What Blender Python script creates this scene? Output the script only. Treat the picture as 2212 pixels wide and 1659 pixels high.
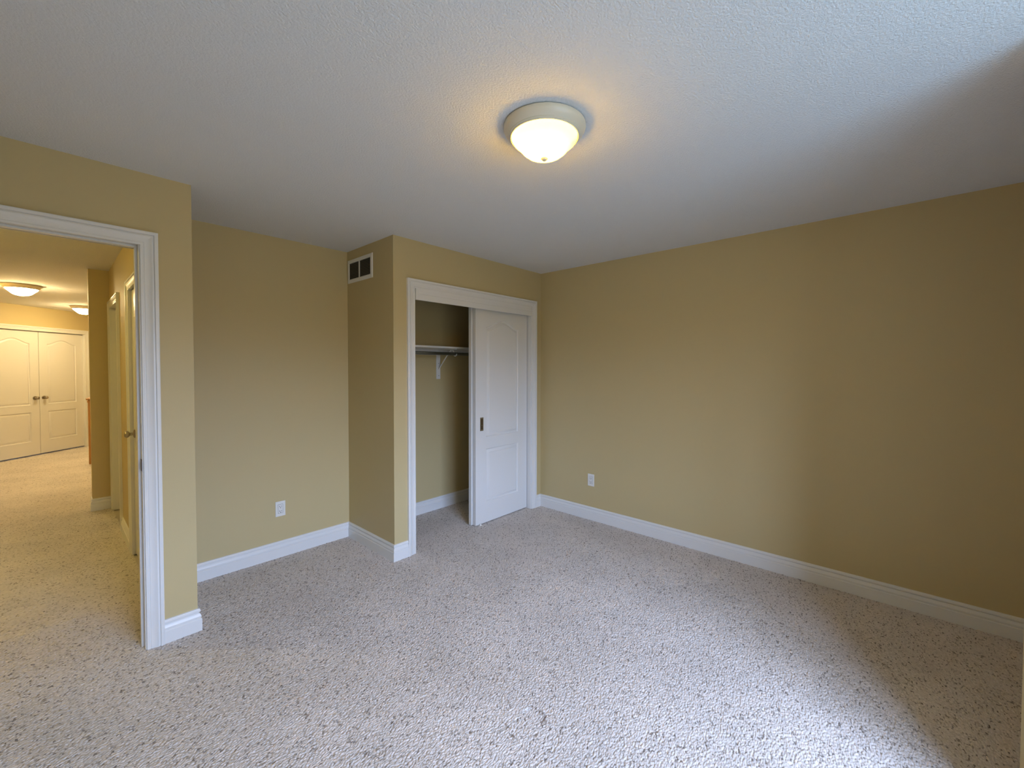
import bpy, bmesh, math
import numpy as np
from mathutils import Vector, Matrix

sc = bpy.context.scene
COL = sc.collection
for o in list(bpy.data.objects):
    bpy.data.objects.remove(o)

# ------------------------------------------------------------------ camera
FRAME_W = 2212.0
cam_data = bpy.data.cameras.new('camera')
cam = bpy.data.objects.new('camera', cam_data)
COL.objects.link(cam)
cam_data.sensor_fit = 'HORIZONTAL'
cam_data.sensor_width = 36.0
cam_data.lens = 36.0 * 908.19 / FRAME_W
cam_data.shift_x = -8.086 / FRAME_W
cam_data.shift_y = -14.592 / FRAME_W
cam_data.clip_start = 0.02
cam.location = (-3.4571, -2.7781, 1.4564)
cam.rotation_euler = (1.5483, -0.0015163, -0.8345)
sc.camera = cam

# ------------------------------------------------------------------ colour management
vs = sc.view_settings
sc.display_settings.display_device = 'sRGB'
vs.view_transform = 'Standard'
vs.look = 'None'
vs.exposure = 0.0
vs.gamma = 1.0
vs.use_curve_mapping = False

# ------------------------------------------------------------------ sky and snow-bright ground outside the window
# (height of view direction z, r, g, b): near snowy ground, dim houses and trees at the horizon, bright overcast sky
OUTSIDE = [(-1.0, 2.1, 3.75, 5.9), (-0.42, 2.1, 3.75, 5.9), (-0.20, 2.3, 2.3, 2.0), (0.02, 2.3, 2.3, 2.0), (0.13, 13.3, 17.4, 27.0), (1.0, 13.3, 17.4, 27.0)]
OUT_MAX = 30.0
SKY_SIDE = 0.35
world = bpy.data.worlds.new('overcast_sky')
sc.world = world
world.use_nodes = True
nt = world.node_tree
nt.nodes.clear()
tc = nt.nodes.new('ShaderNodeTexCoord')
sep = nt.nodes.new('ShaderNodeSeparateXYZ')
mr = nt.nodes.new('ShaderNodeMapRange')
mr.inputs['From Min'].default_value = -1.0
mr.inputs['From Max'].default_value = 1.0
ramp = nt.nodes.new('ShaderNodeValToRGB')
el = ramp.color_ramp.elements
while len(el) < len(OUTSIDE):
    el.new(0.5)
for e_, (z_, r_, g_, b_) in zip(el, OUTSIDE):
    e_.position = (z_ + 1) / 2
for e_, (z_, r_, g_, b_) in zip(ramp.color_ramp.elements, OUTSIDE):
    e_.color = (r_ / OUT_MAX, g_ / OUT_MAX, b_ / OUT_MAX, 1)
bg = nt.nodes.new('ShaderNodeBackground')
bg.inputs['Strength'].default_value = OUT_MAX
wo = nt.nodes.new('ShaderNodeOutputWorld')
nt.links.new(tc.outputs['Generated'], sep.inputs[0])
nt.links.new(sep.outputs['Z'], mr.inputs['Value'])
nt.links.new(mr.outputs['Result'], ramp.inputs[0])
# the cloud is brighter towards the left (east) side of the window
az = nt.nodes.new('ShaderNodeMapRange')
az.inputs['From Min'].default_value = -1.0; az.inputs['From Max'].default_value = 1.0
az.inputs['To Min'].default_value = 1.0 + SKY_SIDE; az.inputs['To Max'].default_value = 1.0 - SKY_SIDE
nt.links.new(sep.outputs['X'], az.inputs['Value'])
side = nt.nodes.new('ShaderNodeVectorMath'); side.operation = 'SCALE'
nt.links.new(ramp.outputs[0], side.inputs[0])
nt.links.new(az.outputs['Result'], side.inputs['Scale'])
nt.links.new(side.outputs[0], bg.inputs['Color'])
nt.links.new(bg.outputs[0], wo.inputs['Surface'])

# plan dimensions (metres); x right along the closet wall, y towards the closet, z up
H = 2.44                 # ceiling
YD = 0.0656              # face of the door wall
XE = -2.936              # right end of the door wall (alcove side)
XR = -1.7465             # closet return wall
DA = 0.7167              # alcove / closet back wall
WT = 0.115               # wall thickness
YN = -3.105              # inner end of the piers either side of the window bay
YR = -3.55               # near wall of the recess right of the bay
XBR, XBL, YB = -1.53, -3.62, -3.85   # window bay
XPR = -1.30              # right side of the bay pier
XL = -4.15               # left wall of the bedroom
XH = -3.05               # right wall of the hallway
WX0, WX1, WZ0, WZ1 = -3.38, -1.74, 0.62, 2.14   # window opening in the bay

pl = bpy.data.lights.new('daylight_portal', 'AREA')
pl.shape = 'RECTANGLE'
pl.size, pl.size_y = WX1 - WX0, WZ1 - WZ0
pl.cycles.is_portal = True
po = bpy.data.objects.new('daylight_portal', pl)
po.location = ((WX0 + WX1) / 2, YB - 0.14, (WZ0 + WZ1) / 2)
po.rotation_euler = (math.radians(90), 0, 0)
COL.objects.link(po)

LAMP_COL = (1.0, 0.57, 0.016)
BULB_COL = (1.0, 0.80, 0.40)
LAMP_E = 19.0             # glow of the bedroom bowl
LAMP_W = 0.5             # each bulb inside it
HALL_E = 98.0
SIDE_E = 58.0
HALL_COL = (1.0, 0.78, 0.42)
SIDE_COL = (1.0, 0.80, 0.24)

# ------------------------------------------------------------------ materials
def principled(name, col, rough=0.5, metal=0.0, spec=0.5):
    m = bpy.data.materials.new(name)
    m.use_nodes = True
    b = m.node_tree.nodes['Principled BSDF']
    b.inputs['Base Color'].default_value = (*col, 1)
    b.inputs['Roughness'].default_value = rough
    b.inputs['Metallic'].default_value = metal
    b.inputs['Specular IOR Level'].default_value = spec
    return m

def add_bump(m, scale, strength, dist, detail=3.0, kind='noise', stretch=(1, 1, 1), rot=0.0):
    t = m.node_tree
    b = t.nodes['Principled BSDF']
    g = t.nodes.new('ShaderNodeNewGeometry')
    mp = t.nodes.new('ShaderNodeMapping')
    mp.inputs['Scale'].default_value = stretch
    mp.inputs['Rotation'].default_value = (0, 0, rot)
    t.links.new(g.outputs['Position'], mp.inputs['Vector'])
    n = t.nodes.new('ShaderNodeTexNoise')
    n.inputs['Scale'].default_value = scale
    n.inputs['Detail'].default_value = detail
    t.links.new(mp.outputs[0], n.inputs['Vector'])
    bp = t.nodes.new('ShaderNodeBump')
    bp.inputs['Strength'].default_value = strength
    bp.inputs['Distance'].default_value = dist
    t.links.new(n.outputs['Fac'], bp.inputs['Height'])
    t.links.new(bp.outputs[0], b.inputs['Normal'])
    return n, bp, mp

M = {}
M['wall'] = principled('tan_wall_paint', (0.58, 0.47, 0.245), 0.55, spec=0.35)
add_bump(M['wall'], 260, 0.06, 0.002, 2)
M['trim'] = principled('white_trim_paint', (0.80, 0.79, 0.76), 0.35)
M['door'] = principled('white_door_paint', (0.80, 0.79, 0.76), 0.32)
add_bump(M['door'], 300, 0.02, 0.001, 2)
M['plastic'] = principled('white_plastic', (0.82, 0.80, 0.74), 0.3)
M['dark'] = principled('dark_slot', (0.012, 0.011, 0.010), 0.6)
M['duct'] = principled('dark_duct', (0.05, 0.042, 0.03), 0.7)
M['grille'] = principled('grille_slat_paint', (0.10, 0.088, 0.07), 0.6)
M['nickel'] = principled('satin_nickel', (0.42, 0.38, 0.33), 0.28, metal=1.0)
M['bronze'] = principled('dull_bronze', (0.17, 0.13, 0.10), 0.4, metal=1.0)
M['chrome'] = principled('dull_chrome_rod', (0.33, 0.35, 0.34), 0.28, metal=1.0)
M['bracket'] = principled('white_bracket_enamel', (0.80, 0.79, 0.76), 0.35)
M['pan'] = principled('cream_lamp_pan', (0.80, 0.69, 0.50), 0.35)

# oak with grain
w = principled('honey_oak', (0.5, 0.24, 0.07), 0.35)
t = w.node_tree
n, bp, mp = add_bump(w, 60, 0.05, 0.001, 4, stretch=(1, 1, 0.06))
cr = t.nodes.new('ShaderNodeValToRGB')
cr.color_ramp.elements[0].color = (0.34, 0.16, 0.05, 1)
cr.color_ramp.elements[1].color = (0.50, 0.26, 0.09, 1)
t.links.new(n.outputs['Fac'], cr.inputs[0])
t.links.new(cr.outputs[0], t.nodes['Principled BSDF'].inputs['Base Color'])
M['oak'] = w

# stippled ceiling
c = principled('stippled_ceiling_white', (0.85, 0.84, 0.815), 0.9, spec=0.1)
t = c.node_tree
n, bp, mp = add_bump(c, 125, 0.55, 0.005, 4)
n.inputs['Roughness'].default_value = 0.6
cr = t.nodes.new('ShaderNodeValToRGB')
cr.color_ramp.elements[0].position = 0.36
cr.color_ramp.elements[1].position = 0.62
t.links.new(n.outputs['Fac'], cr.inputs[0])
t.links.new(cr.outputs[0], bp.inputs['Height'])
M['ceiling'] = c

# looped carpet: rows of loops, flecked yarn, one stain
c = principled('beige_loop_carpet', (0.5, 0.45, 0.4), 0.95, spec=0.05)
t = c.node_tree
b = t.nodes['Principled BSDF']
g = t.nodes.new('ShaderNodeNewGeometry')
wob = t.nodes.new('ShaderNodeTexNoise'); wob.inputs['Scale'].default_value = 28; wob.inputs['Detail'].default_value = 2
t.links.new(g.outputs['Position'], wob.inputs['Vector'])
vm = t.nodes.new('ShaderNodeVectorMath'); vm.operation = 'SCALE'; vm.inputs['Scale'].default_value = 0.012
t.links.new(wob.outputs['Color'], vm.inputs[0])
va = t.nodes.new('ShaderNodeVectorMath'); va.operation = 'ADD'
t.links.new(g.outputs['Position'], va.inputs[0]); t.links.new(vm.outputs[0], va.inputs[1])
fib = t.nodes.new('ShaderNodeTexNoise'); fib.inputs['Scale'].default_value = 420; fib.inputs['Detail'].default_value = 2
t.links.new(g.outputs['Position'], fib.inputs['Vector'])
bp = t.nodes.new('ShaderNodeBump'); bp.inputs['Strength'].default_value = 0.35; bp.inputs['Distance'].default_value = 0.002
t.links.new(fib.outputs['Fac'], bp.inputs['Height']); t.links.new(bp.outputs[0], b.inputs['Normal'])
yarn = t.nodes.new('ShaderNodeAttribute'); yarn.attribute_name = 'yarn'
cr = t.nodes.new('ShaderNodeValToRGB')
e = cr.color_ramp.elements
e[0].position = 0.0; e[0].color = (0.20, 0.17, 0.145, 1)
e[1].position = 1.0; e[1].color = (0.76, 0.695, 0.64, 1)
x = e.new(0.075); x.color = (0.38, 0.335, 0.295, 1)
x = e.new(0.20); x.color = (0.65, 0.595, 0.54, 1)
t.links.new(yarn.outputs['Fac'], cr.inputs[0])
# broad uneven wear
big = t.nodes.new('ShaderNodeTexNoise'); big.inputs['Scale'].default_value = 2.2; big.inputs['Detail'].default_value = 3
t.links.new(g.outputs['Position'], big.inputs['Vector'])
bmr = t.nodes.new('ShaderNodeMapRange'); bmr.inputs['To Min'].default_value = 0.90; bmr.inputs['To Max'].default_value = 1.06
bmr.inputs['From Min'].default_value = 0.3; bmr.inputs['From Max'].default_value = 0.7
t.links.new(big.outputs['Fac'], bmr.inputs['Value'])
mul = t.nodes.new('ShaderNodeVectorMath'); mul.operation = 'SCALE'
t.links.new(cr.outputs[0], mul.inputs[0]); t.links.new(bmr.outputs[0], mul.inputs['Scale'])
stain_pos = t.nodes.new('ShaderNodeVectorMath'); stain_pos.operation = 'SUBTRACT'; stain_pos.inputs[1].default_value = (0.006, 0.006, 0.006)
t.links.new(va.outputs[0], stain_pos.inputs[0])
def spot(prev, cx, cy, sx, sy, rot, col, amount, soft):
    """a stain with its own outline, lying in the pile"""
    m1 = t.nodes.new('ShaderNodeMapping'); m1.vector_type = 'TEXTURE'
    m1.inputs['Location'].default_value = (cx, cy, 0); m1.inputs['Rotation'].default_value = (0, 0, rot)
    m1.inputs['Scale'].default_value = (sx, sy, 1)
    t.links.new(stain_pos.outputs[0], m1.inputs['Vector'])
    ln = t.nodes.new('ShaderNodeVectorMath'); ln.operation = 'LENGTH'
    sx_ = t.nodes.new('ShaderNodeVectorMath'); sx_.operation = 'MULTIPLY'; sx_.inputs[1].default_value = (1, 1, 0)
    t.links.new(m1.outputs[0], sx_.inputs[0]); t.links.new(sx_.outputs[0], ln.inputs[0])
    r = t.nodes.new('ShaderNodeMapRange'); r.inputs['From Min'].default_value = 1.0; r.inputs['From Max'].default_value = soft
    r.inputs['To Min'].default_value = 0; r.inputs['To Max'].default_value = amount
    t.links.new(ln.outputs['Value'], r.inputs['Value'])
    mx = t.nodes.new('ShaderNodeMix'); mx.data_type = 'RGBA'
    t.links.new(r.outputs[0], mx.inputs['Factor'])
    t.links.new(prev, mx.inputs['A']); mx.inputs['B'].default_value = (*col, 1)
    return mx.outputs['Result']
out = mul.outputs[0]
for sx_, sy_, r_ in ((-2.090, -1.641, 0.006), (-2.090, -1.659, 0.005), (-2.090, -1.678, 0.006), (-2.090, -1.695, 0.007), (-2.099, -1.714, 0.009), (-2.113, -1.722, 0.010), (-2.128, -1.722, 0.007)):
    out = spot(out, sx_, sy_, r_ * 1.4, r_ * 1.2, 0.6, (0.13, 0.08, 0.05), 0.8, 0.25)
for sx_, sy_, r_ in ((-2.115, -1.632, 0.014), (-2.136, -1.634, 0.011)):
    out = spot(out, sx_, sy_, r_, r_, 0.3, (0.88, 0.89, 0.90), 0.75, 0.2)
out = spot(out, -3.023, -0.200, 0.018, 0.012, 0.5, (0.22, 0.18, 0.14), 0.6, 0.2)
t.links.new(out, b.inputs['Base Color'])
M['carpet'] = c

# frosted bowl: lit from behind by its bulbs and glowing evenly
def glass_mat(name, col, strength):
    m = bpy.data.materials.new(name); m.use_nodes = True
    t = m.node_tree; t.nodes.clear()
    tr = t.nodes.new('ShaderNodeBsdfTranslucent'); tr.inputs['Color'].default_value = (0.9, 0.85, 0.7, 1)
    df = t.nodes.new('ShaderNodeBsdfDiffuse'); df.inputs['Color'].default_value = (0.5, 0.45, 0.35, 1)
    m1 = t.nodes.new('ShaderNodeMixShader'); m1.inputs[0].default_value = 0.35
    em = t.nodes.new('ShaderNodeEmission'); em.inputs['Color'].default_value = (*col, 1); em.inputs['Strength'].default_value = strength
    ad = t.nodes.new('ShaderNodeAddShader'); o = t.nodes.new('ShaderNodeOutputMaterial')
    t.links.new(tr.outputs[0], m1.inputs[1]); t.links.new(df.outputs[0], m1.inputs[2])
    t.links.new(m1.outputs[0], ad.inputs[0]); t.links.new(em.outputs[0], ad.inputs[1])
    t.links.new(ad.outputs[0], o.inputs['Surface'])
    return m
M['bowl'] = glass_mat('frosted_lit_glass', LAMP_COL, LAMP_E)
M['side_bowl'] = glass_mat('frosted_lit_glass_side', SIDE_COL, SIDE_E)
M['hall_bowl'] = glass_mat('frosted_lit_glass_hall', HALL_COL, HALL_E)
pane = bpy.data.materials.new('window_glass'); pane.use_nodes = True
t = pane.node_tree; t.nodes.clear()
tp = t.nodes.new('ShaderNodeBsdfTransparent'); gl = t.nodes.new('ShaderNodeBsdfGlossy'); gl.inputs['Roughness'].default_value = 0.02
ms = t.nodes.new('ShaderNodeMixShader'); ms.inputs[0].default_value = 0.06; o = t.nodes.new('ShaderNodeOutputMaterial')
t.links.new(tp.outputs[0], ms.inputs[1]); t.links.new(gl.outputs[0], ms.inputs[2]); t.links.new(ms.outputs[0], o.inputs['Surface'])
M['pane'] = pane

# ------------------------------------------------------------------ mesh helpers
def link(name, bm, mat, parent=None, smooth=None):
    bmesh.ops.recalc_face_normals(bm, faces=bm.faces)
    me = bpy.data.meshes.new(name)
    bm.to_mesh(me); bm.free()
    mats = mat if isinstance(mat, (list, tuple)) else [mat]
    for k in mats:
        me.materials.append(M[k])
    if smooth:
        me.polygons.foreach_set('use_smooth', [True] * len(me.polygons))
        me.set_sharp_from_angle(angle=math.radians(smooth))
    o = bpy.data.objects.new(name, me)
    COL.objects.link(o)
    if parent is not None:
        o.parent = parent
    return o

def box(bm, x0, x1, y0, y1, z0, z1, bevel=0.0, mat=0):
    r = bmesh.ops.create_cube(bm, size=1.0)
    vs_ = r['verts']
    for v in vs_:
        v.co = Vector((x0 + (v.co.x + 0.5) * (x1 - x0), y0 + (v.co.y + 0.5) * (y1 - y0), z0 + (v.co.z + 0.5) * (z1 - z0)))
    fs = list({f for v in vs_ for f in v.link_faces})
    for f in fs:
        f.material_index = mat
    if bevel:
        es = list({e for v in vs_ for e in v.link_edges})
        bmesh.ops.bevel(bm, geom=es, offset=bevel, segments=2, affect='EDGES', profile=0.5)

def boxes(name, lst, mat, parent=None, bevel=0.0):
    bm = bmesh.new()
    for b_ in lst:
        box(bm, *b_, bevel=bevel)
    return link(name, bm, mat, parent)

def lathe(bm, prof, seg=48, axis='z', org=(0, 0, 0), flip=1):
    """prof: list of (radius, height along the axis)"""
    rings = []
    for r, h in prof:
        ring = []
        for k in range(seg):
            a = 2 * math.pi * k / seg
            p = (r * math.cos(a), r * math.sin(a), h * flip)
            if axis == 'y': p = (p[0], p[2], p[1])
            if axis == 'x': p = (p[2], p[0], p[1])
            ring.append(bm.verts.new((p[0] + org[0], p[1] + org[1], p[2] + org[2])))
        rings.append(ring)
    for a, b_ in zip(rings[:-1], rings[1:]):
        for k in range(seg):
            bm.faces.new((a[k], a[(k + 1) % seg], b_[(k + 1) % seg], b_[k]))
    for ring in (rings[0], rings[-1]):
        bm.faces.new(ring)
    bmesh.ops.remove_doubles(bm, verts=bm.verts, dist=1e-6)

def tube(bm, pts, r, seg=12):
    pts = [Vector(p) for p in pts]
    rings = []
    for i, p in enumerate(pts):
        d = (pts[min(i + 1, len(pts) - 1)] - pts[max(i - 1, 0)]).normalized()
        up = Vector((0, 0, 1)) if abs(d.z) < 0.95 else Vector((1, 0, 0))
        a = d.cross(up).normalized(); b_ = d.cross(a).normalized()
        rings.append([bm.verts.new(p + a * r * math.cos(2 * math.pi * k / seg) + b_ * r * math.sin(2 * math.pi * k / seg)) for k in range(seg)])
    for a, b_ in zip(rings[:-1], rings[1:]):
        for k in range(seg):
            bm.faces.new((a[k], a[(k + 1) % seg], b_[(k + 1) % seg], b_[k]))
    bm.faces.new(rings[0]); bm.faces.new(rings[-1])

def structure(o, label=None, cat=None, group=None):
    o['kind'] = 'structure'
    if label: o['label'] = label
    if cat: o['category'] = cat
    if group: o['group'] = group
    return o

def tag(o, label, cat, group=None):
    o['label'] = label; o['category'] = cat
    if group: o['group'] = group
    return o

def thing(name, label, cat, loc=(0, 0, 0), rotz=0.0, group=None):
    o = bpy.data.objects.new(name, None)
    o.empty_display_size = 0.05
    COL.objects.link(o)
    o.location = loc; o.rotation_euler = (0, 0, rotz)
    return tag(o, label, cat, group)

# ------------------------------------------------------------------ room shell
def carpet_floor():
    """slab plus a modelled loop pile where the loops are close enough to be seen"""
    CX, CY = 0.0092, 0.0060                     # one loop: long along x, short along y
    X0, Y0 = -4.12, -3.60
    NXC, NYC = int(4.2 / CX) + 6, int(12.2 / CY) + 6
    rng = np.random.default_rng(7)
    jx = rng.uniform(0.12, 0.88, (NXC, NYC)); jy = rng.uniform(0.15, 0.85, (NXC, NYC))
    jh = rng.uniform(0.0, 0.0022, (NXC, NYC)); jc = rng.random((NXC, NYC))
    V, F, Y = [], [], []
    base = 0
    for (xa, xb, ya, yb, sx_, sy_, keep_) in ((-4.10, -0.004, -3.545, 0.712, 0.0033, 0.0021, True), (-4.075, -3.052, 0.712, 3.22, 0.0045, 0.0030, False), (-4.075, -2.96, 3.22, 8.45, 0.0060, 0.0045, False)):
        xs = np.arange(xa, xb, sx_); ys = np.arange(ya, yb, sy_)
        gx, gy = np.meshgrid(xs, ys, indexing='ij')
        wob = 0.0024 * np.sin(gx * 43.0 + 1.7 * np.sin(gy * 23.0)) + 0.0014 * np.sin(gx * 117.0 + gy * 57.0)
        u = (gx - X0) / CX + 2; v = (gy + wob - Y0) / CY + 2
        iu = np.floor(u).astype(int); iv = np.floor(v).astype(int)
        best = np.full(gx.shape, 9.0); hh = np.zeros(gx.shape); cc = np.zeros(gx.shape)
        for a in (-1, 0, 1):
            for b_ in (-1, 0, 1):
                p = np.clip(iu + a, 0, NXC - 1); q = np.clip(iv + b_, 0, NYC - 1)
                d = (p + jx[p, q] - u) ** 2 + (q + jy[p, q] - v) ** 2
                m = d < best
                best = np.where(m, d, best); hh = np.where(m, jh[p, q], hh); cc = np.where(m, jc[p, q], cc)
        z = 0.0012 + hh - 0.0095 * np.minimum(best, 0.75)
        n0, n1 = gx.shape
        idx = np.arange(n0 * n1).reshape(n0, n1)
        qd = np.stack([idx[:-1, :-1], idx[1:, :-1], idx[1:, 1:], idx[:-1, 1:]], -1).reshape(-1, 4)
        if keep_:
            mx, my = gx[:-1, :-1].ravel(), gy[:-1, :-1].ravel()
            qd = qd[(mx + my > -4.6) & ~((my > YD + 0.05) & (mx > JR + 0.12) & (mx < XE - 0.02))]
        used = np.unique(qd); remap = np.full(n0 * n1, -1); remap[used] = np.arange(len(used))
        V.append(np.stack([gx.ravel(), gy.ravel(), z.ravel()], -1)[used]); Y.append(cc.ravel()[used]); F.append(remap[qd] + base)
        base += len(used)
    # plain slab: under the pile, and level with it further down the hallway
    for (xa, xb, ya, yb, za, zb) in ((-5.7, 0.2, -4.15, 9.6, -0.12, -0.0085),):
        V.append(np.array([(x, y, z) for z in (za, zb) for y in (ya, yb) for x in (xa, xb)])); Y.append(np.full(8, 0.42))
        F.append(np.array([(0, 2, 3, 1), (4, 5, 7, 6), (0, 1, 5, 4), (2, 6, 7, 3), (0, 4, 6, 2), (1, 3, 7, 5)]) + base); base += 8
    V = np.concatenate(V).astype(np.float32); F = np.concatenate(F).astype(np.int32); Y = np.concatenate(Y).astype(np.float32)
    me = bpy.data.meshes.new('floor')
    me.vertices.add(len(V)); me.vertices.foreach_set('co', V.ravel())
    me.loops.add(F.size); me.loops.foreach_set('vertex_index', F.ravel())
    me.polygons.add(len(F)); me.polygons.foreach_set('loop_start', np.arange(0, F.size, 4, dtype=np.int32))
    sm = np.ones(len(F), dtype=bool); sm[-6:] = False
    me.polygons.foreach_set('use_smooth', sm)
    me.update(calc_edges=True)
    at = me.attributes.new('yarn', 'FLOAT', 'POINT'); at.data.foreach_set('value', Y)
    me.materials.append(M['carpet'])
    o = bpy.data.objects.new('floor', me); COL.objects.link(o)
    return o
structure(boxes('ceiling', [(-5.7, 0.2, -4.15, 9.6, H, H + 0.12)], 'ceiling'),
          'white stippled ceiling over bedroom and hallway', 'ceiling')

structure(boxes('wall_right', [(0.0, 0.12, -4.0, 0.95, 0, H)], 'wall'),
          'plain tan wall on the right, with one low outlet', 'wall')
structure(boxes('wall_near', [(XPR, 0.0, YR - WT, YR, 0, H), (XBR, XPR, YB, YN, 0, H)], 'wall'),
          'tan wall pier whose edge shows at the lower right of the photo', 'wall')
structure(boxes('wall_near_left', [(XL, XBL, YN - WT, YN, 0, H), (XBL - WT, XBL, YB, YN - WT, 0, H)], 'wall'),
          'tan wall beside the window bay, left of the camera', 'wall')
structure(boxes('wall_window', [(XBL - WT, WX0, YB - 0.15, YB, 0, H), (WX1, XPR, YB - 0.15, YB, 0, H),
                                (WX0, WX1, YB - 0.15, YB, 0, WZ0), (WX0, WX1, YB - 0.15, YB, WZ1, H)], 'wall'),
          'tan bay wall around the window behind the camera', 'wall')
structure(boxes('wall_left', [(XL - WT, XL, YN - WT, YD, 0, H)], 'wall'),
          'tan bedroom wall left of the doorway', 'wall')

# bedroom doorway: jamb faces at x = JL and JR, head at JZ
JR, JL, JZ, JT = -3.155, -3.915, 2.079, 0.02
structure(boxes('wall_door', [(JR + JT, XE, YD, YD + WT, 0, H), (-5.55, JL - JT, YD, YD + WT, 0, H),
                              (JL - JT, JR + JT, YD, YD + WT, JZ + JT, H)], 'wall'),
          'tan wall around the open hallway doorway at left', 'wall')
structure(boxes('wall_alcove', [(XE - WT, 0.0, DA, DA + WT, 0, H)], 'wall'),
          'tan back wall of the alcove and of the closet', 'wall')
structure(carpet_floor(), 'beige looped pile carpet running from bedroom into hallway', 'floor')
# closet front: opening between CL and CR, header above CZ
CL, CR, CZ = -1.557, -0.160, 2.075
structure(boxes('wall_closet', [(XR, CL - JT, 0.0, WT, 0, H), (CR + JT, 0.0, 0.0, WT, 0, H),
                                (CL - JT, CR + JT, 0.0, WT, CZ, H), (XR, XR + WT, WT, DA, 0, H)], 'wall'),
          'tan closet wall and return projecting beside the alcove', 'wall')

# hallway
HB0, HB1, HBZ = 2.385, 3.105, 2.06        # side doorway in the hall's right wall
HA0, HA1 = 0.82, 1.588                    # closed hall door
structure(boxes('wall_hall_right', [(XH, XE, YD + WT, HA0 - JT, 0, H), (XH, XE, HA0 - JT, HA1 + JT, 2.07, H), (XH, XE, HA1 + JT, HB0 - JT, 0, H),
                                    (XH, XE, HB0 - JT, HB1 + JT, 2.07, H), (XH, XE, HB1 + JT, 3.345, 0, H)], 'wall'),
          'tan right wall of the hallway', 'wall')
structure(boxes('wall_hall_end', [(-3.2, XH, 3.23, 3.345, 0, H)], 'wall'),
          'dark brown-lit wall end jutting into the hallway', 'wall')
structure(boxes('wall_stair', [(-2.0, -1.9, 3.2, 9.4, 0, H), (XE, -1.9, 3.345, 3.45, 0, H), (-2.0, -1.9, 0.84, 3.2, 0, H), (-2.2, -1.9, 9.2, 9.4, 0, H)], 'wall'),
          'tan wall of the stairwell behind the hallway', 'wall')
structure(boxes('wall_hall_left', [(-5.55, -5.43, YD + WT, 3.4, 0, H), (-5.55, -4.08, 3.4, 3.52, 0, H), (-4.2, -4.08, 3.52, 7.3, 0, H)], 'wall'),
          'tan left wall of the hallway', 'wall')

# the angled wall with the double doors at the far end of the hallway
ANG = math.radians(43)
FA = Vector((-3.58, 7.72, 0))
far = bpy.data.objects.new('wall_far', None); COL.objects.link(far)
far.location = FA; far.rotation_euler = (0, 0, ANG)
structure(far, 'angled tan wall with white double doors at hallway end', 'wall')
boxes('wall_panel', [(-1.6, -0.745, 0, WT, 0, H), (0.745, 2.3, 0, WT, 0, H), (-0.745, 0.745, 0, WT, 2.06, H), (-0.8, 0.8, 0.14, 0.2, 0, H)], 'wall', far)

# ------------------------------------------------------------------ trim: mitred casings and baseboards
CASING = [(0.0, 0.0), (0.0, 0.0095), (0.0015, 0.0110), (0.0100, 0.0115), (0.0115, 0.0090), (0.0150, 0.0088), (0.0170, 0.0105), (0.0280, 0.0115),
          (0.0390, 0.0155), (0.0450, 0.0185), (0.0480, 0.0185), (0.0490, 0.0130), (0.0530, 0.0128), (0.0545, 0.0190), (0.0560, 0.0205), (0.0670, 0.0210),
          (0.0705, 0.0190), (0.0705, 0.0)]

def casing(name, x0, x1, z1, to_world, parent=None, z0=0.0):
    """mitred casing round an opening; to_world(u, out, z)"""
    bm = bmesh.new()
    strips = []
    for wd, th in CASING:
        pts = [(x0 - wd, z0), (x0 - wd, z1 + wd), (x1 + wd, z1 + wd), (x1 + wd, z0)]
        strips.append([bm.verts.new(to_world(u, th, z)) for u, z in pts])
    for a, b_ in zip(strips[:-1], strips[1:]):
        for k in range(3):
            bm.faces.new((a[k], a[k + 1], b_[k + 1], b_[k]))
    for k in (0, 3):
        bm.faces.new([s[k] for s in strips])
    return link(name, bm, 'trim', parent, smooth=18)

BASE = [(0.0, -0.004), (0.0155, -0.004), (0.0170, 0.000), (0.0170, 0.066), (0.0150, 0.0690), (0.0118, 0.0705), (0.0118, 0.0730), (0.0140, 0.0745), (0.0145, 0.082),
        (0.0120, 0.0900), (0.0075, 0.0975), (0.0045, 0.0995), (0.0045, 0.1025), (0.0095, 0.1045), (0.0115, 0.1090), (0.0105, 0.1170), (0.0070, 0.1230), (0.0, 0.1245)]

def baseboards(path, names, labels=None):
    """mitred baseboard along a polyline (room on the right-hand side of travel); one object per run"""
    P = [Vector((p[0], p[1])) for p in path]
    n = len(P)
    nor = []
    for a, b_ in zip(P[:-1], P[1:]):
        d = (b_ - a).normalized(); nor.append(Vector((d.y, -d.x)))
    def off(i, th):
        if i == 0: return P[0] + nor[0] * th
        if i == n - 1: return P[-1] + nor[-1] * th
        m = (nor[i - 1] + nor[i]); m = m / (1 + nor[i - 1].dot(nor[i]))
        return P[i] + m * th
    for i, nm in enumerate(names):
        if nm is None: continue
        bm = bmesh.new()
        A = []; B = []
        for th, z in BASE:
            a = off(i, th); b_ = off(i + 1, th)
            A.append(bm.verts.new((a.x, a.y, z))); B.append(bm.verts.new((b_.x, b_.y, z)))
        for k in range(len(BASE) - 1):
            bm.faces.new((A[k], A[k + 1], B[k + 1], B[k]))
        bm.faces.new(A); bm.faces.new(B)
        o = link(nm[0], bm, 'trim', None, smooth=18)
        structure(o, nm[1], 'baseboard')

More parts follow.
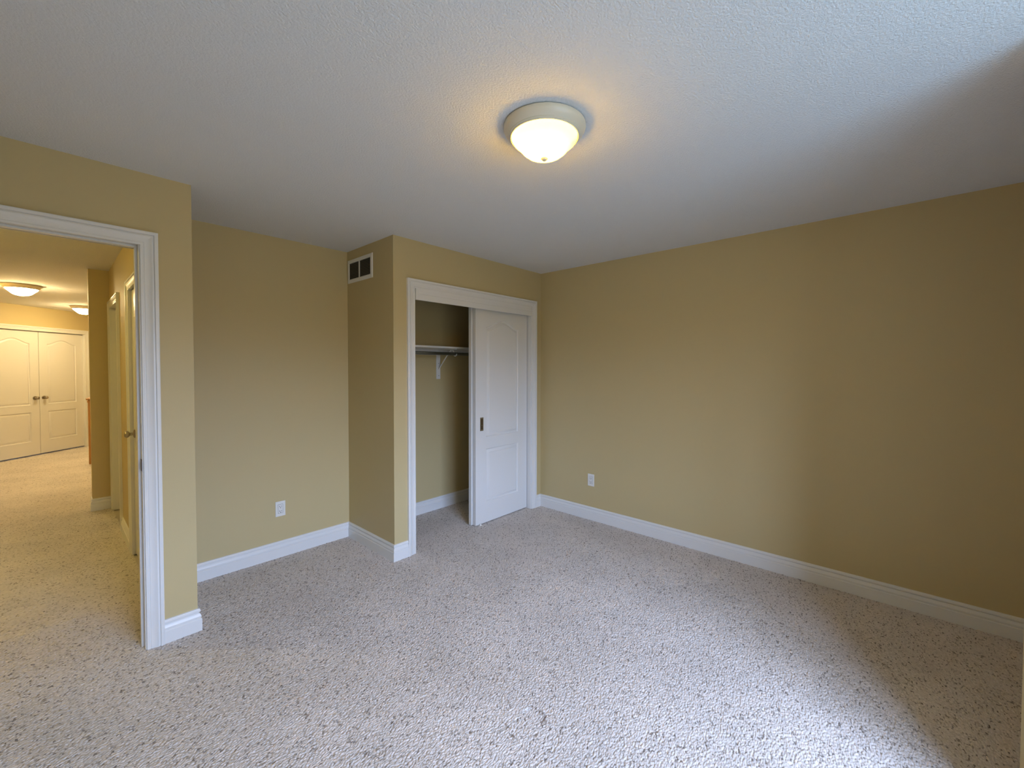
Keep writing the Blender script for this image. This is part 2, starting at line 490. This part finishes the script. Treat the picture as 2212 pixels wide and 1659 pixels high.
CO = 0.0705
baseboards([(JR + 0.005 + CO, YD), (XE, YD), (XE, DA), (XR, DA), (XR, 0), (CL - 0.005 - CO + 0.01, 0)],
           [('baseboard_door', 'short white baseboard between door casing and alcove corner'),
            ('baseboard_alcove_left', 'white baseboard on hidden left side of alcove'),
            ('baseboard_alcove', 'long white baseboard along the alcove back wall'),
            ('baseboard_return', 'white baseboard on the shaded closet return wall'),
            ('baseboard_closet', 'short white baseboard left of the closet casing')])
baseboards([(CR + 0.005 + CO - 0.01, 0), (0, 0), (0, YR), (XPR, YR), (XPR, YN), (XBR, YN), (XBR, YB), (XBL, YB), (XBL, YN), (XL, YN), (XL, YD), (JL - CO, YD)],
           [('baseboard_corner', 'tiny white baseboard piece right of the closet casing'),
            ('baseboard_right', 'long white baseboard along the right wall'),
            ('baseboard_near', 'white baseboard along the near wall'), None, None, ('baseboard_bay_right', 'white baseboard on bay right side'),
            ('baseboard_bay', 'white baseboard under the window'), ('baseboard_bay_left', 'white baseboard on bay left side'),
            ('baseboard_near_left', 'white baseboard left of the bay'), ('baseboard_left', 'white baseboard on the left wall'), None])
baseboards([(XR + WT, DA), (0, DA)], [('baseboard_closet_back', 'white baseboard inside the closet on its back wall')])
baseboards([(-3.2, 3.345), (-3.2, 3.23), (XH - 0.018, 3.23)],
           [('baseboard_hall_end_side', 'white baseboard on the side of the jutting hallway wall'),
            ('baseboard_hall_end', 'white baseboard under the dark jutting hallway wall')])
baseboards([(XH, HB0 - 0.005 - CO), (XH, HA1 + 0.005 + CO)], [('baseboard_hall_right', 'white baseboard on the hallway wall between two doorways')])
baseboards([(XH, HA0 - 0.005 - CO), (XH, YD + WT)], [('baseboard_hall_near', 'white baseboard just inside the hallway')])

# bedroom doorway frame
door_trim = casing('trim_1', JL - 0.005, JR + 0.005, JZ - 0.005, lambda u, t_, z: (u, YD - t_, z))
structure(door_trim, 'wide white moulded casing around the open hallway doorway', 'door casing')
jy0, jy1 = YD - 0.001, YD + WT + 0.001
jamb = boxes('trim_2', [(JR, JR + JT, jy0, jy1, 0, JZ + JT), (JL - JT, JL, jy0, jy1, 0, JZ + JT), (JL, JR, jy0, jy1, JZ, JZ + JT),
                        (JR - 0.011, JR, YD + 0.042, YD + 0.078, 0, JZ), (JL, JL + 0.011, YD + 0.042, YD + 0.078, 0, JZ),
                        (JL + 0.011, JR - 0.011, YD + 0.042, YD + 0.078, JZ - 0.011, JZ)], 'trim', bevel=0.0015)
structure(jamb, 'white door jamb with stop inside the hallway doorway', 'door jamb')
bm = bmesh.new()
box(bm, JR - 0.0022, JR, YD + 0.002, YD + 0.034, 0.925, 0.985, bevel=0.0008)
box(bm, JR - 0.004, JR - 0.0005, YD - 0.004, YD + 0.004, 0.936, 0.974, bevel=0.001)
sp = link('strike_plate', bm, 'bronze', jamb); sp['label'] = 'dark metal strike plate'
boxes('latch_hole', [(JR - 0.0026, JR - 0.0018, YD + 0.010, YD + 0.024, 0.942, 0.968)], 'dark', sp)
hall_trim = casing('trim_3', JL - 0.005, JR + 0.005, JZ - 0.005, lambda u, t_, z: (u, YD + WT + t_, z))
structure(hall_trim, 'white casing on the hallway side of the doorway', 'door casing')

# closet opening frame
closet_trim = casing('trim_4', CL - 0.005, CR + 0.005, 2.07, lambda u, t_, z: (u, -t_, z))
structure(closet_trim, 'white moulded casing around the closet opening', 'door casing')
structure(boxes('trim_5', [(CL - JT, CL, -0.001, WT + 0.001, 0, CZ), (CR, CR + JT, -0.001, WT + 0.001, 0, CZ), (CL, CR, 0.03, WT, CZ - 0.02, CZ)], 'trim', bevel=0.0015),
          'white jamb lining the closet opening', 'door jamb')
bm = bmesh.new()
prof = [(0.004, 1.984), (-0.0095, 1.984), (-0.0105, 1.987), (-0.0105, 2.030), (-0.0085, 2.033), (-0.0105, 2.036), (-0.0105, 2.060), (-0.012, 2.0715), (0.004, 2.0715)]
A = [bm.verts.new((CL + 0.001, y, z)) for y, z in prof]; B = [bm.verts.new((CR - 0.001, y, z)) for y, z in prof]
for k in range(len(prof)):
    q = (k + 1) % len(prof); bm.faces.new((A[k], A[q], B[q], B[k]))
bm.faces.new(A); bm.faces.new(B)
structure(link('trim_6', bm, 'trim'), 'white valance board hiding the sliding door track', 'valance')

# hallway door frames
def hall_frame(n, y0, y1, z1, la, lb):
    c_ = casing('trim_%d' % n, y0 - 0.005, y1 + 0.005, z1 - 0.005, lambda u, t_, z: (XH - t_, u, z))
    structure(c_, la, 'door casing')
    j = boxes('trim_%d' % (n + 1), [(XH - 0.001, XE + 0.001, y0 - JT, y0, 0, z1), (XH - 0.001, XE + 0.001, y1, y1 + JT, 0, z1),
                                   (XH - 0.001, XE + 0.001, y0 - JT, y1 + JT, z1, z1 + JT)], 'trim')
    structure(j, lb, 'door jamb')
hall_frame(7, HB0 + 0.0, HB1, 2.05, 'white casing of the farther side doorway in the hallway', 'white jamb of the farther hallway side doorway')
hall_frame(9, HA0, HA1, 2.05, 'white casing around the closed hallway door', 'white jamb of the closed hallway door')
fc = casing('trim_11', -0.725, 0.725, 2.05, lambda u, t_, z: (u, -t_, z))
fc.location = FA; fc.rotation_euler = (0, 0, ANG)
structure(fc, 'white casing around the double doors at hallway end', 'door casing')
fj = boxes('trim_12', [(-0.745, -0.722, -0.001, WT, 0, 2.06), (0.722, 0.745, -0.001, WT, 0, 2.06), (-0.722, 0.722, -0.001, WT, 2.045, 2.06)], 'trim')
fj.location = FA; fj.rotation_euler = (0, 0, ANG)
structure(fj, 'white jamb of the double doors at hallway end', 'door jamb')

# ------------------------------------------------------------------ moulded two-panel doors
def arch_outline(x0, x1, z0, zs, rise):
    """bottom-left, bottom-right, then over the eyebrow arch from right to left"""
    pts = [(x0, z0), (x1, z0)]
    N = 28 if rise else 1
    for k in range(N + 1):
        s = 1 - 2 * k / N
        x = (x0 + x1) / 2 + s * (x1 - x0) / 2
        z = zs + rise * (0.5 + 0.5 * math.cos(math.pi * s)) ** 0.9
        pts.append((x, z))
    return pts

def inset(pts, d):
    n = len(pts); res = []
    for i in range(n):
        p = Vector(pts[i]); a = Vector(pts[i - 1]); b_ = Vector(pts[(i + 1) % n])
        d1 = (p - a).normalized(); d2 = (b_ - p).normalized()
        n1 = Vector((-d1.y, d1.x)); n2 = Vector((-d2.y, d2.x))
        m = (n1 + n2) / max(0.3, 1 + n1.dot(n2))
        q = p + m * d
        res.append((q.x, q.y))
    return res

GROOVE = [(0.0, 0.0), (0.003, 0.0040), (0.008, 0.0090), (0.013, 0.0105), (0.017, 0.0095), (0.028, 0.0040), (0.036, 0.0010), (0.0375, 0.0022), (0.041, 0.0022), (0.0425, 0.0005)]

def door_slab(name, w_, h_, th, panels, z0=0.0, mat='door', groove=GROOVE):
    """slab from x=0..w_, front face at y=0 looking to -y, thickness th"""
    bm = bmesh.new()
    outer = [(0, 0), (w_, 0), (w_, h_), (0, h_)]
    ov = [bm.verts.new((x, 0, z + z0)) for x, z in outer]
    edges = [bm.edges.new((ov[k], ov[(k + 1) % 4])) for k in range(4)]
    for pts in panels:
        prev = None
        for d, dep in groove:
            ring = [bm.verts.new((x, dep, z + z0)) for x, z in inset(pts, d)]
            n = len(ring)
            if prev is None:
                edges += [bm.edges.new((ring[k], ring[(k + 1) % n])) for k in range(n)]
            else:
                for k in range(n):
                    bm.faces.new((prev[k], prev[(k + 1) % n], ring[(k + 1) % n], ring[k]))
            prev = ring
        bm.faces.new(prev)
    bmesh.ops.triangle_fill(bm, edges=edges, use_beauty=True, use_dissolve=False)
    bv = [bm.verts.new((x, th, z + z0)) for x, z in outer]
    for k in range(4):
        bm.faces.new((ov[k], ov[(k + 1) % 4], bv[(k + 1) % 4], bv[k]))
    bm.faces.new(bv)
    o = link(name, bm, mat, None, smooth=30)
    return o

def two_panel(w_, h_, m_, mid0, mid1, bot, top_s, rise):
    return [arch_outline(m_, w_ - m_, bot, mid0, 0), arch_outline(m_, w_ - m_, mid1, top_s, rise)]

DW, DH = 0.710, 2.0
pan = [arch_outline(0.132, DW - 0.132, 0.190, 0.690, 0), arch_outline(0.132, DW - 0.132, 0.800, 1.825, 0.070)]
d1 = door_slab('door_1', DW, DH, 0.033, pan)
d1.location = (-0.879, 0.050, 0.011)
structure(d1, 'front white sliding closet door with arched panel and metal pull', 'door', 'sliding closet doors')
bm = bmesh.new()
lx, lz = 0.076, 0.925
for (a, b_, c_, d_) in ((lx - .0205, lx - .013, lz - .062, lz + .062), (lx + .013, lx + .0205, lz - .062, lz + .062), (lx - .013, lx + .013, lz + .050, lz + .062), (lx - .013, lx + .013, lz - .062, lz - .050)):
    box(bm, a, b_, -0.0025, 0.001, c_, d_)
pull = link('finger_pull', bm, 'nickel', d1); pull['label'] = 'dark metal recessed finger pull'
bm = bmesh.new()
cup = [(lx - .013, lz - .050), (lx + .013, lz - .050), (lx + .013, lz + .050), (lx - .013, lz + .050)]
A = [bm.verts.new((x, -0.0012, z)) for x, z in cup]; B = [bm.verts.new((lx + (x - lx) * .8, -0.0004, lz + (z - lz) * .9)) for x, z in cup]
for k in range(4): bm.faces.new((A[k], A[(k + 1) % 4], B[(k + 1) % 4], B[k]))
bm.faces.new(B)
link('pull_cup', bm, 'bronze', pull)
bm = bmesh.new(); lathe(bm, [(0.0001, -0.0035), (0.004, -0.003), (0.0045, -0.0006), (0.0001, -0.0006)], 12, 'y', (lx + 0.002, 0, lz - 0.012)); link('pull_screw', bm, 'chrome', pull)
d2 = door_slab('door_2', DW, DH, 0.033, pan)
d2.location = (-0.896, 0.091, 0.011)
structure(d2, 'rear white sliding closet door, only its left edge showing behind front door', 'door', 'sliding closet doors')

bm = bmesh.new()
box(bm, -0.842, -0.806, 0.052, 0.120, 0.0, 0.004)
box(bm, -0.834, -0.816, 0.040, 0.047, 0.0, 0.022, bevel=0.002)
box(bm, -0.834, -0.816, 0.084, 0.090, 0.0, 0.022, bevel=0.001)
box(bm, -0.838, -0.812, 0.036, 0.060, 0.0, 0.005, bevel=0.001)
tag(link('door_guide', bm, 'plastic'), 'small white plastic floor guide under the sliding closet door corner', 'door guide')

def knob(parent, x, z, y=0.0, mat='nickel'):
    """round passage knob on a rosette, sticking out to -y"""
    bm = bmesh.new()
    lathe(bm, [(0.0005, -0.064), (0.010, -0.0635), (0.019, -0.060), (0.0255, -0.052), (0.0262, -0.045), (0.0225, -0.037), (0.014, -0.0315), (0.0108, -0.028),
               (0.0105, -0.012), (0.013, -0.009)], 28, 'y', (x, y, z))
    k = link('knob', bm, mat, parent, smooth=40); k['label'] = 'round satin metal knob'
    bm = bmesh.new()
    lathe(bm, [(0.013, -0.0105), (0.024, -0.0095), (0.031, -0.006), (0.0325, -0.001), (0.0325, 0.0)], 28, 'y', (x, y, z))
    link('rosette', bm, mat, k, smooth=40)
    return k

# double doors at the far end of the hallway
FW = 0.717
fpan = [arch_outline(0.125, FW - 0.125, 0.215, 0.695, 0), arch_outline(0.125, FW - 0.125, 0.815, 1.820, 0.075)]
for nm, x0, kx, lab in (('door_3', -FW - 0.003, FW - 0.063, 'left white arched-panel double door at hallway end'),
                        ('door_4', 0.003, 0.063, 'right white arched-panel double door at hallway end')):
    d = door_slab(nm, FW, 2.012, 0.035, fpan)
    d.rotation_euler = (0, 0, ANG)
    off = Matrix.Rotation(ANG, 4, 'Z') @ Vector((x0, 0.03, 0.022))
    d.location = FA + off
    structure(d, lab, 'door', 'double doors at hallway end')
    knob(d, kx, 0.925)

# closed door in the hallway's right wall (its face looks to -x)
d = door_slab('door_5', HA1 - HA0 - 0.006, 2.03, 0.035, [arch_outline(0.125, 0.637, 0.215, 0.695, 0), arch_outline(0.125, 0.637, 0.815, 1.820, 0.075)])
d.rotation_euler = (0, 0, math.radians(-90))
d.location = (XH + 0.012, HA1 - 0.003, 0.012)
structure(d, 'closed white hallway door with round knob, just inside the doorway', 'door')
knob(d, 0.066, 0.937)
# half-hidden door in the farther side doorway
d = door_slab('door_6', HB1 - HB0 - 0.006, 2.03, 0.035, [arch_outline(0.125, 0.585, 0.215, 0.695, 0), arch_outline(0.125, 0.585, 0.815, 1.820, 0.075)])
d.rotation_euler = (0, 0, math.radians(-90))
d.location = (XE - 0.045, HB1 - 0.003, 0.012)
structure(d, 'white door set back in the farther hallway side doorway', 'door')

# ------------------------------------------------------------------ window in the bay
win = boxes('window_1', [(WX0, WX0 + 0.05, YB - 0.11, YB - 0.05, WZ0, WZ1), (WX1 - 0.05, WX1, YB - 0.11, YB - 0.05, WZ0, WZ1),
                         (WX0 + 0.05, WX1 - 0.05, YB - 0.11, YB - 0.05, WZ0, WZ0 + 0.05), (WX0 + 0.05, WX1 - 0.05, YB - 0.11, YB - 0.05, WZ1 - 0.05, WZ1),
                         ((WX0 + WX1) / 2 - 0.025, (WX0 + WX1) / 2 + 0.025, YB - 0.105, YB - 0.055, WZ0 + 0.05, WZ1 - 0.05)], 'trim')
structure(win, 'white framed window in the bay behind the camera', 'window')
boxes('window_pane', [(WX0 + 0.04, WX1 - 0.04, YB - 0.083, YB - 0.079, WZ0 + 0.04, WZ1 - 0.04)], 'pane', win)
boxes('window_sill', [(WX0 - 0.04, WX1 + 0.04, YB - 0.05, YB + 0.03, WZ0 - 0.025, WZ0)], 'trim', win, bevel=0.004)

# ------------------------------------------------------------------ closet fittings
sx0, sx1 = XR + WT + 0.002, -0.002
SY, SZ = 0.415, 1.660
shelf = thing('closet_shelf', 'white closet shelf running above the hanging rod', 'shelf', (-0.8, DA, SZ))
o = boxes('shelf_board', [(sx0, sx1, SY, DA - 0.001, SZ - 0.018, SZ)], 'bracket', shelf, bevel=0.002); o.matrix_parent_inverse = shelf.matrix_world.inverted()
def keep(o, root):
    o.matrix_parent_inverse = Matrix.Translation(-Vector(root.location))
    return o
keep(o, shelf)
tag(boxes('shelf_cleat', [(sx0, sx1, DA - 0.019, DA - 0.001, SZ - 0.075, SZ - 0.0182)], 'bracket', None, bevel=0.002), 'white wooden cleat on the back wall under the closet shelf', 'cleat')

RY, RZ, RR = 0.440, 1.592, 0.0155
bm = bmesh.new(); tube(bm, [(sx0 + 0.012, RY, RZ), (sx1 - 0.012, RY, RZ)], RR, 24)
rod = tag(link('hanging_rod', bm, 'chrome', None, smooth=40), 'grey metal hanging rod under the closet shelf', 'closet rod')
for xs in (sx0 + 0.006, sx1 - 0.006):
    bm = bmesh.new(); tube(bm, [(xs - 0.006, RY, RZ), (xs + 0.006, RY, RZ)], 0.030, 24)
    link('rod_socket', bm, 'bracket', rod, smooth=40)

BX = -0.792
br = thing('shelf_bracket', 'white metal bracket holding the closet shelf and rod', 'bracket', (BX, DA, 1.34))
bm = bmesh.new(); box(bm, BX - 0.0245, BX + 0.0245, DA - 0.009, DA - 0.0005, 1.340, 1.5848, bevel=0.0015)
keep(link('wall_plate', bm, 'bracket', br), br)
bm = bmesh.new(); tube(bm, [(BX, DA - 0.007, 1.437), (BX, DA - 0.03, 1.455), (BX, 0.545, 1.600), (BX, 0.50, 1.636)], 0.0055, 10)
keep(link('strut', bm, 'bracket', br, smooth=40), br)
bm = bmesh.new(); box(bm, BX - 0.008, BX + 0.008, SY + 0.01, DA - 0.019, 1.635, 1.6418, bevel=0.001)
keep(link('arm', bm, 'bracket', br), br)
bm = bmesh.new()
hk = [(BX, RY + 0.045, 1.637)] + [(BX, RY + 0.0215 * math.cos(a), RZ + 0.0215 * math.sin(a)) for a in [math.radians(d_) for d_ in range(40, -200, -20)]]
tube(bm, hk, 0.0052, 10)
keep(link('rod_hook', bm, 'bracket', br, smooth=40), br)
for zz in (1.375, 1.50):
    bm = bmesh.new(); lathe(bm, [(0.0001, -0.002), (0.003, -0.0015), (0.0035, 0.0), (0.0001, 0.0)], 12, 'y', (BX + 0.004, DA - 0.009, zz))
    keep(link('screw', bm, 'dark', br), br)

# ------------------------------------------------------------------ return-air grille on the closet return wall
VY0, VY1, VZ0, VZ1 = 0.292, 0.700, 2.168, 2.362
vent = thing('air_vent', 'white return air grille high on the closet return wall', 'vent', (XR, (VY0 + VY1) / 2, (VZ0 + VZ1) / 2))
bm = bmesh.new()
fw = 0.030
loops = []
for ins, th in ((0.0, 0.0), (0.0, 0.004), (0.004, 0.0065), (fw - 0.004, 0.008), (fw, 0.006), (fw, -0.004)):
    loops.append([bm.verts.new((XR - th, y, z)) for y, z in ((VY0 + ins, VZ0 + ins), (VY1 - ins, VZ0 + ins), (VY1 - ins, VZ1 - ins), (VY0 + ins, VZ1 - ins))])
for a, b_ in zip(loops[:-1], loops[1:]):
    for k in range(4): bm.faces.new((a[k], a[(k + 1) % 4], b_[(k + 1) % 4], b_[k]))
keep(link('vent_frame', bm, 'plastic', vent), vent)
ym = (VY0 + VY1) / 2 + 0.004
keep(boxes('mullion', [(XR - 0.0075, XR - 0.0005, ym - 0.006, ym + 0.006, VZ0 + fw, VZ1 - fw)], 'plastic', vent), vent)
keep(boxes('vent_backing', [(XR - 0.0014, XR - 0.0004, VY0 + fw - 0.002, VY1 - fw + 0.002, VZ0 + fw - 0.002, VZ1 - fw + 0.002)], 'dark', vent), vent)
for y0, y1 in ((VY0 + fw, ym - 0.006), (ym + 0.006, VY1 - fw)):
    bm = bmesh.new()
    ns = 11
    for k in range(ns):
        zc = VZ0 + fw + (k + 0.5) * (VZ1 - VZ0 - 2 * fw) / ns
        q = [(-0.0058, -0.0052), (-0.0050, -0.0052), (-0.0014, 0.0030), (-0.0022, 0.0030)]
        A = [bm.verts.new((XR + dx, y0, zc + dz)) for dx, dz in q]; B = [bm.verts.new((XR + dx, y1, zc + dz)) for dx, dz in q]
        for j in range(4): bm.faces.new((A[j], A[(j + 1) % 4], B[(j + 1) % 4], B[j]))
        bm.faces.new(A); bm.faces.new(B)
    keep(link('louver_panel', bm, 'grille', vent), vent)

# ------------------------------------------------------------------ wall outlets (built facing -y, turned in place)
def outlet(label, loc, rotz):
    r = thing('wall_outlet', label, 'outlet', loc, rotz, 'wall outlets')
    bm = bmesh.new(); box(bm, -0.035, 0.035, -0.0055, 0.0, -0.0575, 0.0575, bevel=0.0022); link('cover_plate', bm, 'plastic', r)
    bm = bmesh.new(); box(bm, -0.0178, 0.0178, -0.0059, -0.003, -0.0348, 0.0348); link('gasket', bm, 'grille', r)
    bm = bmesh.new(); box(bm, -0.0165, 0.0165, -0.0075, -0.003, -0.0335, 0.0335, bevel=0.001); rc = link('receptacle', bm, 'plastic', r)
    for zc in (0.0185, -0.0165):
        bm = bmesh.new()
        box(bm, -0.0078, -0.0050, -0.0078, -0.0070, zc - 0.0045, zc + 0.0045)
        box(bm, 0.0052, 0.0076, -0.0078, -0.0070, zc - 0.0035, zc + 0.0040)
        lathe(bm, [(0.0028, -0.0078), (0.0028, -0.0070)], 14, 'y', (0, 0, zc - 0.0105))
        link('socket', bm, 'dark', rc)
    for zc in (0.048, -0.048):
        bm = bmesh.new(); lathe(bm, [(0.0001, -0.0068), (0.0022, -0.0064), (0.0028, -0.0053), (0.0001, -0.0053)], 12, 'y', (0, 0, zc)); link('screw', bm, 'plastic', r)
    return r
outlet('white duplex outlet low on the alcove back wall', (-2.294, DA, 0.372), 0)
outlet('white duplex outlet low on the right wall', (0.0, -0.623, 0.382), math.radians(-90))

# ------------------------------------------------------------------ ceiling lights
def ceiling_light(label, x, y, bowl, group, bulbs, rot=0.0):
    r = thing('ceiling_light', label, 'ceiling light', (x, y, H), rot, group)
    bm = bmesh.new()
    lathe(bm, [(0.12, -0.0005), (0.160, -0.0005), (0.1665, -0.005), (0.1672, -0.011), (0.1645, -0.019), (0.158, -0.028), (0.150, -0.0355), (0.1455, -0.0385),
               (0.1455, -0.0412), (0.1425, -0.0435), (0.1405, -0.0435), (0.1400, -0.0465), (0.1375, -0.0485), (0.1345, -0.0465), (0.1345, -0.038), (0.12, -0.020)], 96)
    link('lamp_pan', bm, 'pan', r, smooth=35)
    bm = bmesh.new()
    prof = [(0.1335, -0.056), (0.1330, -0.064), (0.1275, -0.074), (0.1175, -0.083), (0.1085, -0.0905), (0.101, -0.099), (0.090, -0.112), (0.074, -0.1245), (0.054, -0.134),
            (0.030, -0.1400), (0.008, -0.1415), (0.0005, -0.1416)]
    rings = []
    for rr, zz in prof:
        rings.append([bm.verts.new((rr * math.cos(2 * math.pi * k / 96), rr * math.sin(2 * math.pi * k / 96), zz + 0.014)) for k in range(96)])
    for a, b_ in zip(rings[:-1], rings[1:]):
        for k in range(96): bm.faces.new((a[k], a[(k + 1) % 96], b_[(k + 1) % 96], b_[k]))
    bm.faces.new(rings[-1])
    o = link('glass_bowl', bm, bowl, r, smooth=60); o['label'] = 'frosted glass bowl glowing warm'
    bm = bmesh.new()
    lathe(bm, [(0.0100, -0.1260), (0.0135, -0.1285), (0.0138, -0.1310), (0.0100, -0.1350), (0.0070, -0.1375), (0.0005, -0.1385)], 32)
    f = link('finial', bm, 'pan', r, smooth=40); f['label'] = 'small cream finial nut'
    for dx, dy, e_ in bulbs:
        l = bpy.data.lights.new('bulb', 'POINT'); l.energy = e_; l.color = BULB_COL; l.shadow_soft_size = 0.028
        lo = bpy.data.objects.new('bulb', l); lo.location = (dx, dy, -0.066); COL.objects.link(lo); lo.parent = r
        bm = bmesh.new()
        ddx, ddy = 0.062 + 0.5 * dx, -0.062 + 0.5 * dy
        lathe(bm, [(0.016, -0.050), (0.017, -0.055), (0.017, -0.062), (0.016, -0.072)], 16, 'z', (ddx, ddy, 0)); link('socket', bm, 'pan', r)
    return r
ceiling_light('white flush dome light glowing on the bedroom ceiling', -2.092, -1.697, 'bowl', 'flush dome ceiling lights', [(-0.035, 0.035, LAMP_W), (-0.01, -0.02, LAMP_W)])
ceiling_light('nearer glowing flush light on the hallway ceiling, seen whole', -3.685, 5.02, 'hall_bowl', 'flush dome ceiling lights', [])
ceiling_light('farther hallway ceiling light, cut off by the jutting wall', -3.085, 7.02, 'hall_bowl', 'flush dome ceiling lights', [])

ceiling_light('hallway ceiling light left of the doorway, out of the photo', -4.46, 1.45, 'side_bowl', 'flush dome ceiling lights', [])

# ------------------------------------------------------------------ stair railing at the end of the hallway
NX, NY = -3.065, 6.2
nw = thing('newel_post', 'honey oak newel post showing beside the jutting hallway wall', 'newel post', (NX, NY, 0))
bm = bmesh.new(); box(bm, -0.038, 0.038, -0.038, 0.038, 0, 0.965, bevel=0.003); link('post', bm, 'oak', nw)
bm = bmesh.new(); box(bm, -0.044, 0.044, -0.044, 0.044, 0.925, 0.955, bevel=0.004); box(bm, -0.058, 0.058, -0.058, 0.058, 0.965, 0.990, bevel=0.006)
s4 = [(-.046, -.046), (.046, -.046), (.046, .046), (-.046, .046)]
A = [bm.verts.new((a, b_, 0.989)) for a, b_ in s4]; top = bm.verts.new((0, 0, 1.022))
for k in range(4): bm.faces.new((A[k], A[(k + 1) % 4], top))
bm.faces.new(A); link('post_cap', bm, 'oak', nw)
rl = thing('stair_railing', 'honey oak stair handrail running right from the newel post', 'railing', (NX + 0.5, NY, 0))
bm = bmesh.new(); box(bm, -0.46, 0.5, -0.03, 0.03, 0.86, 0.91, bevel=0.01); link('handrail', bm, 'oak', rl)
for k in range(7):
    bm = bmesh.new(); box(bm, -0.38 + k * 0.13, -0.35 + k * 0.13, -0.015, 0.015, 0, 0.862); link('baluster', bm, 'oak', rl)
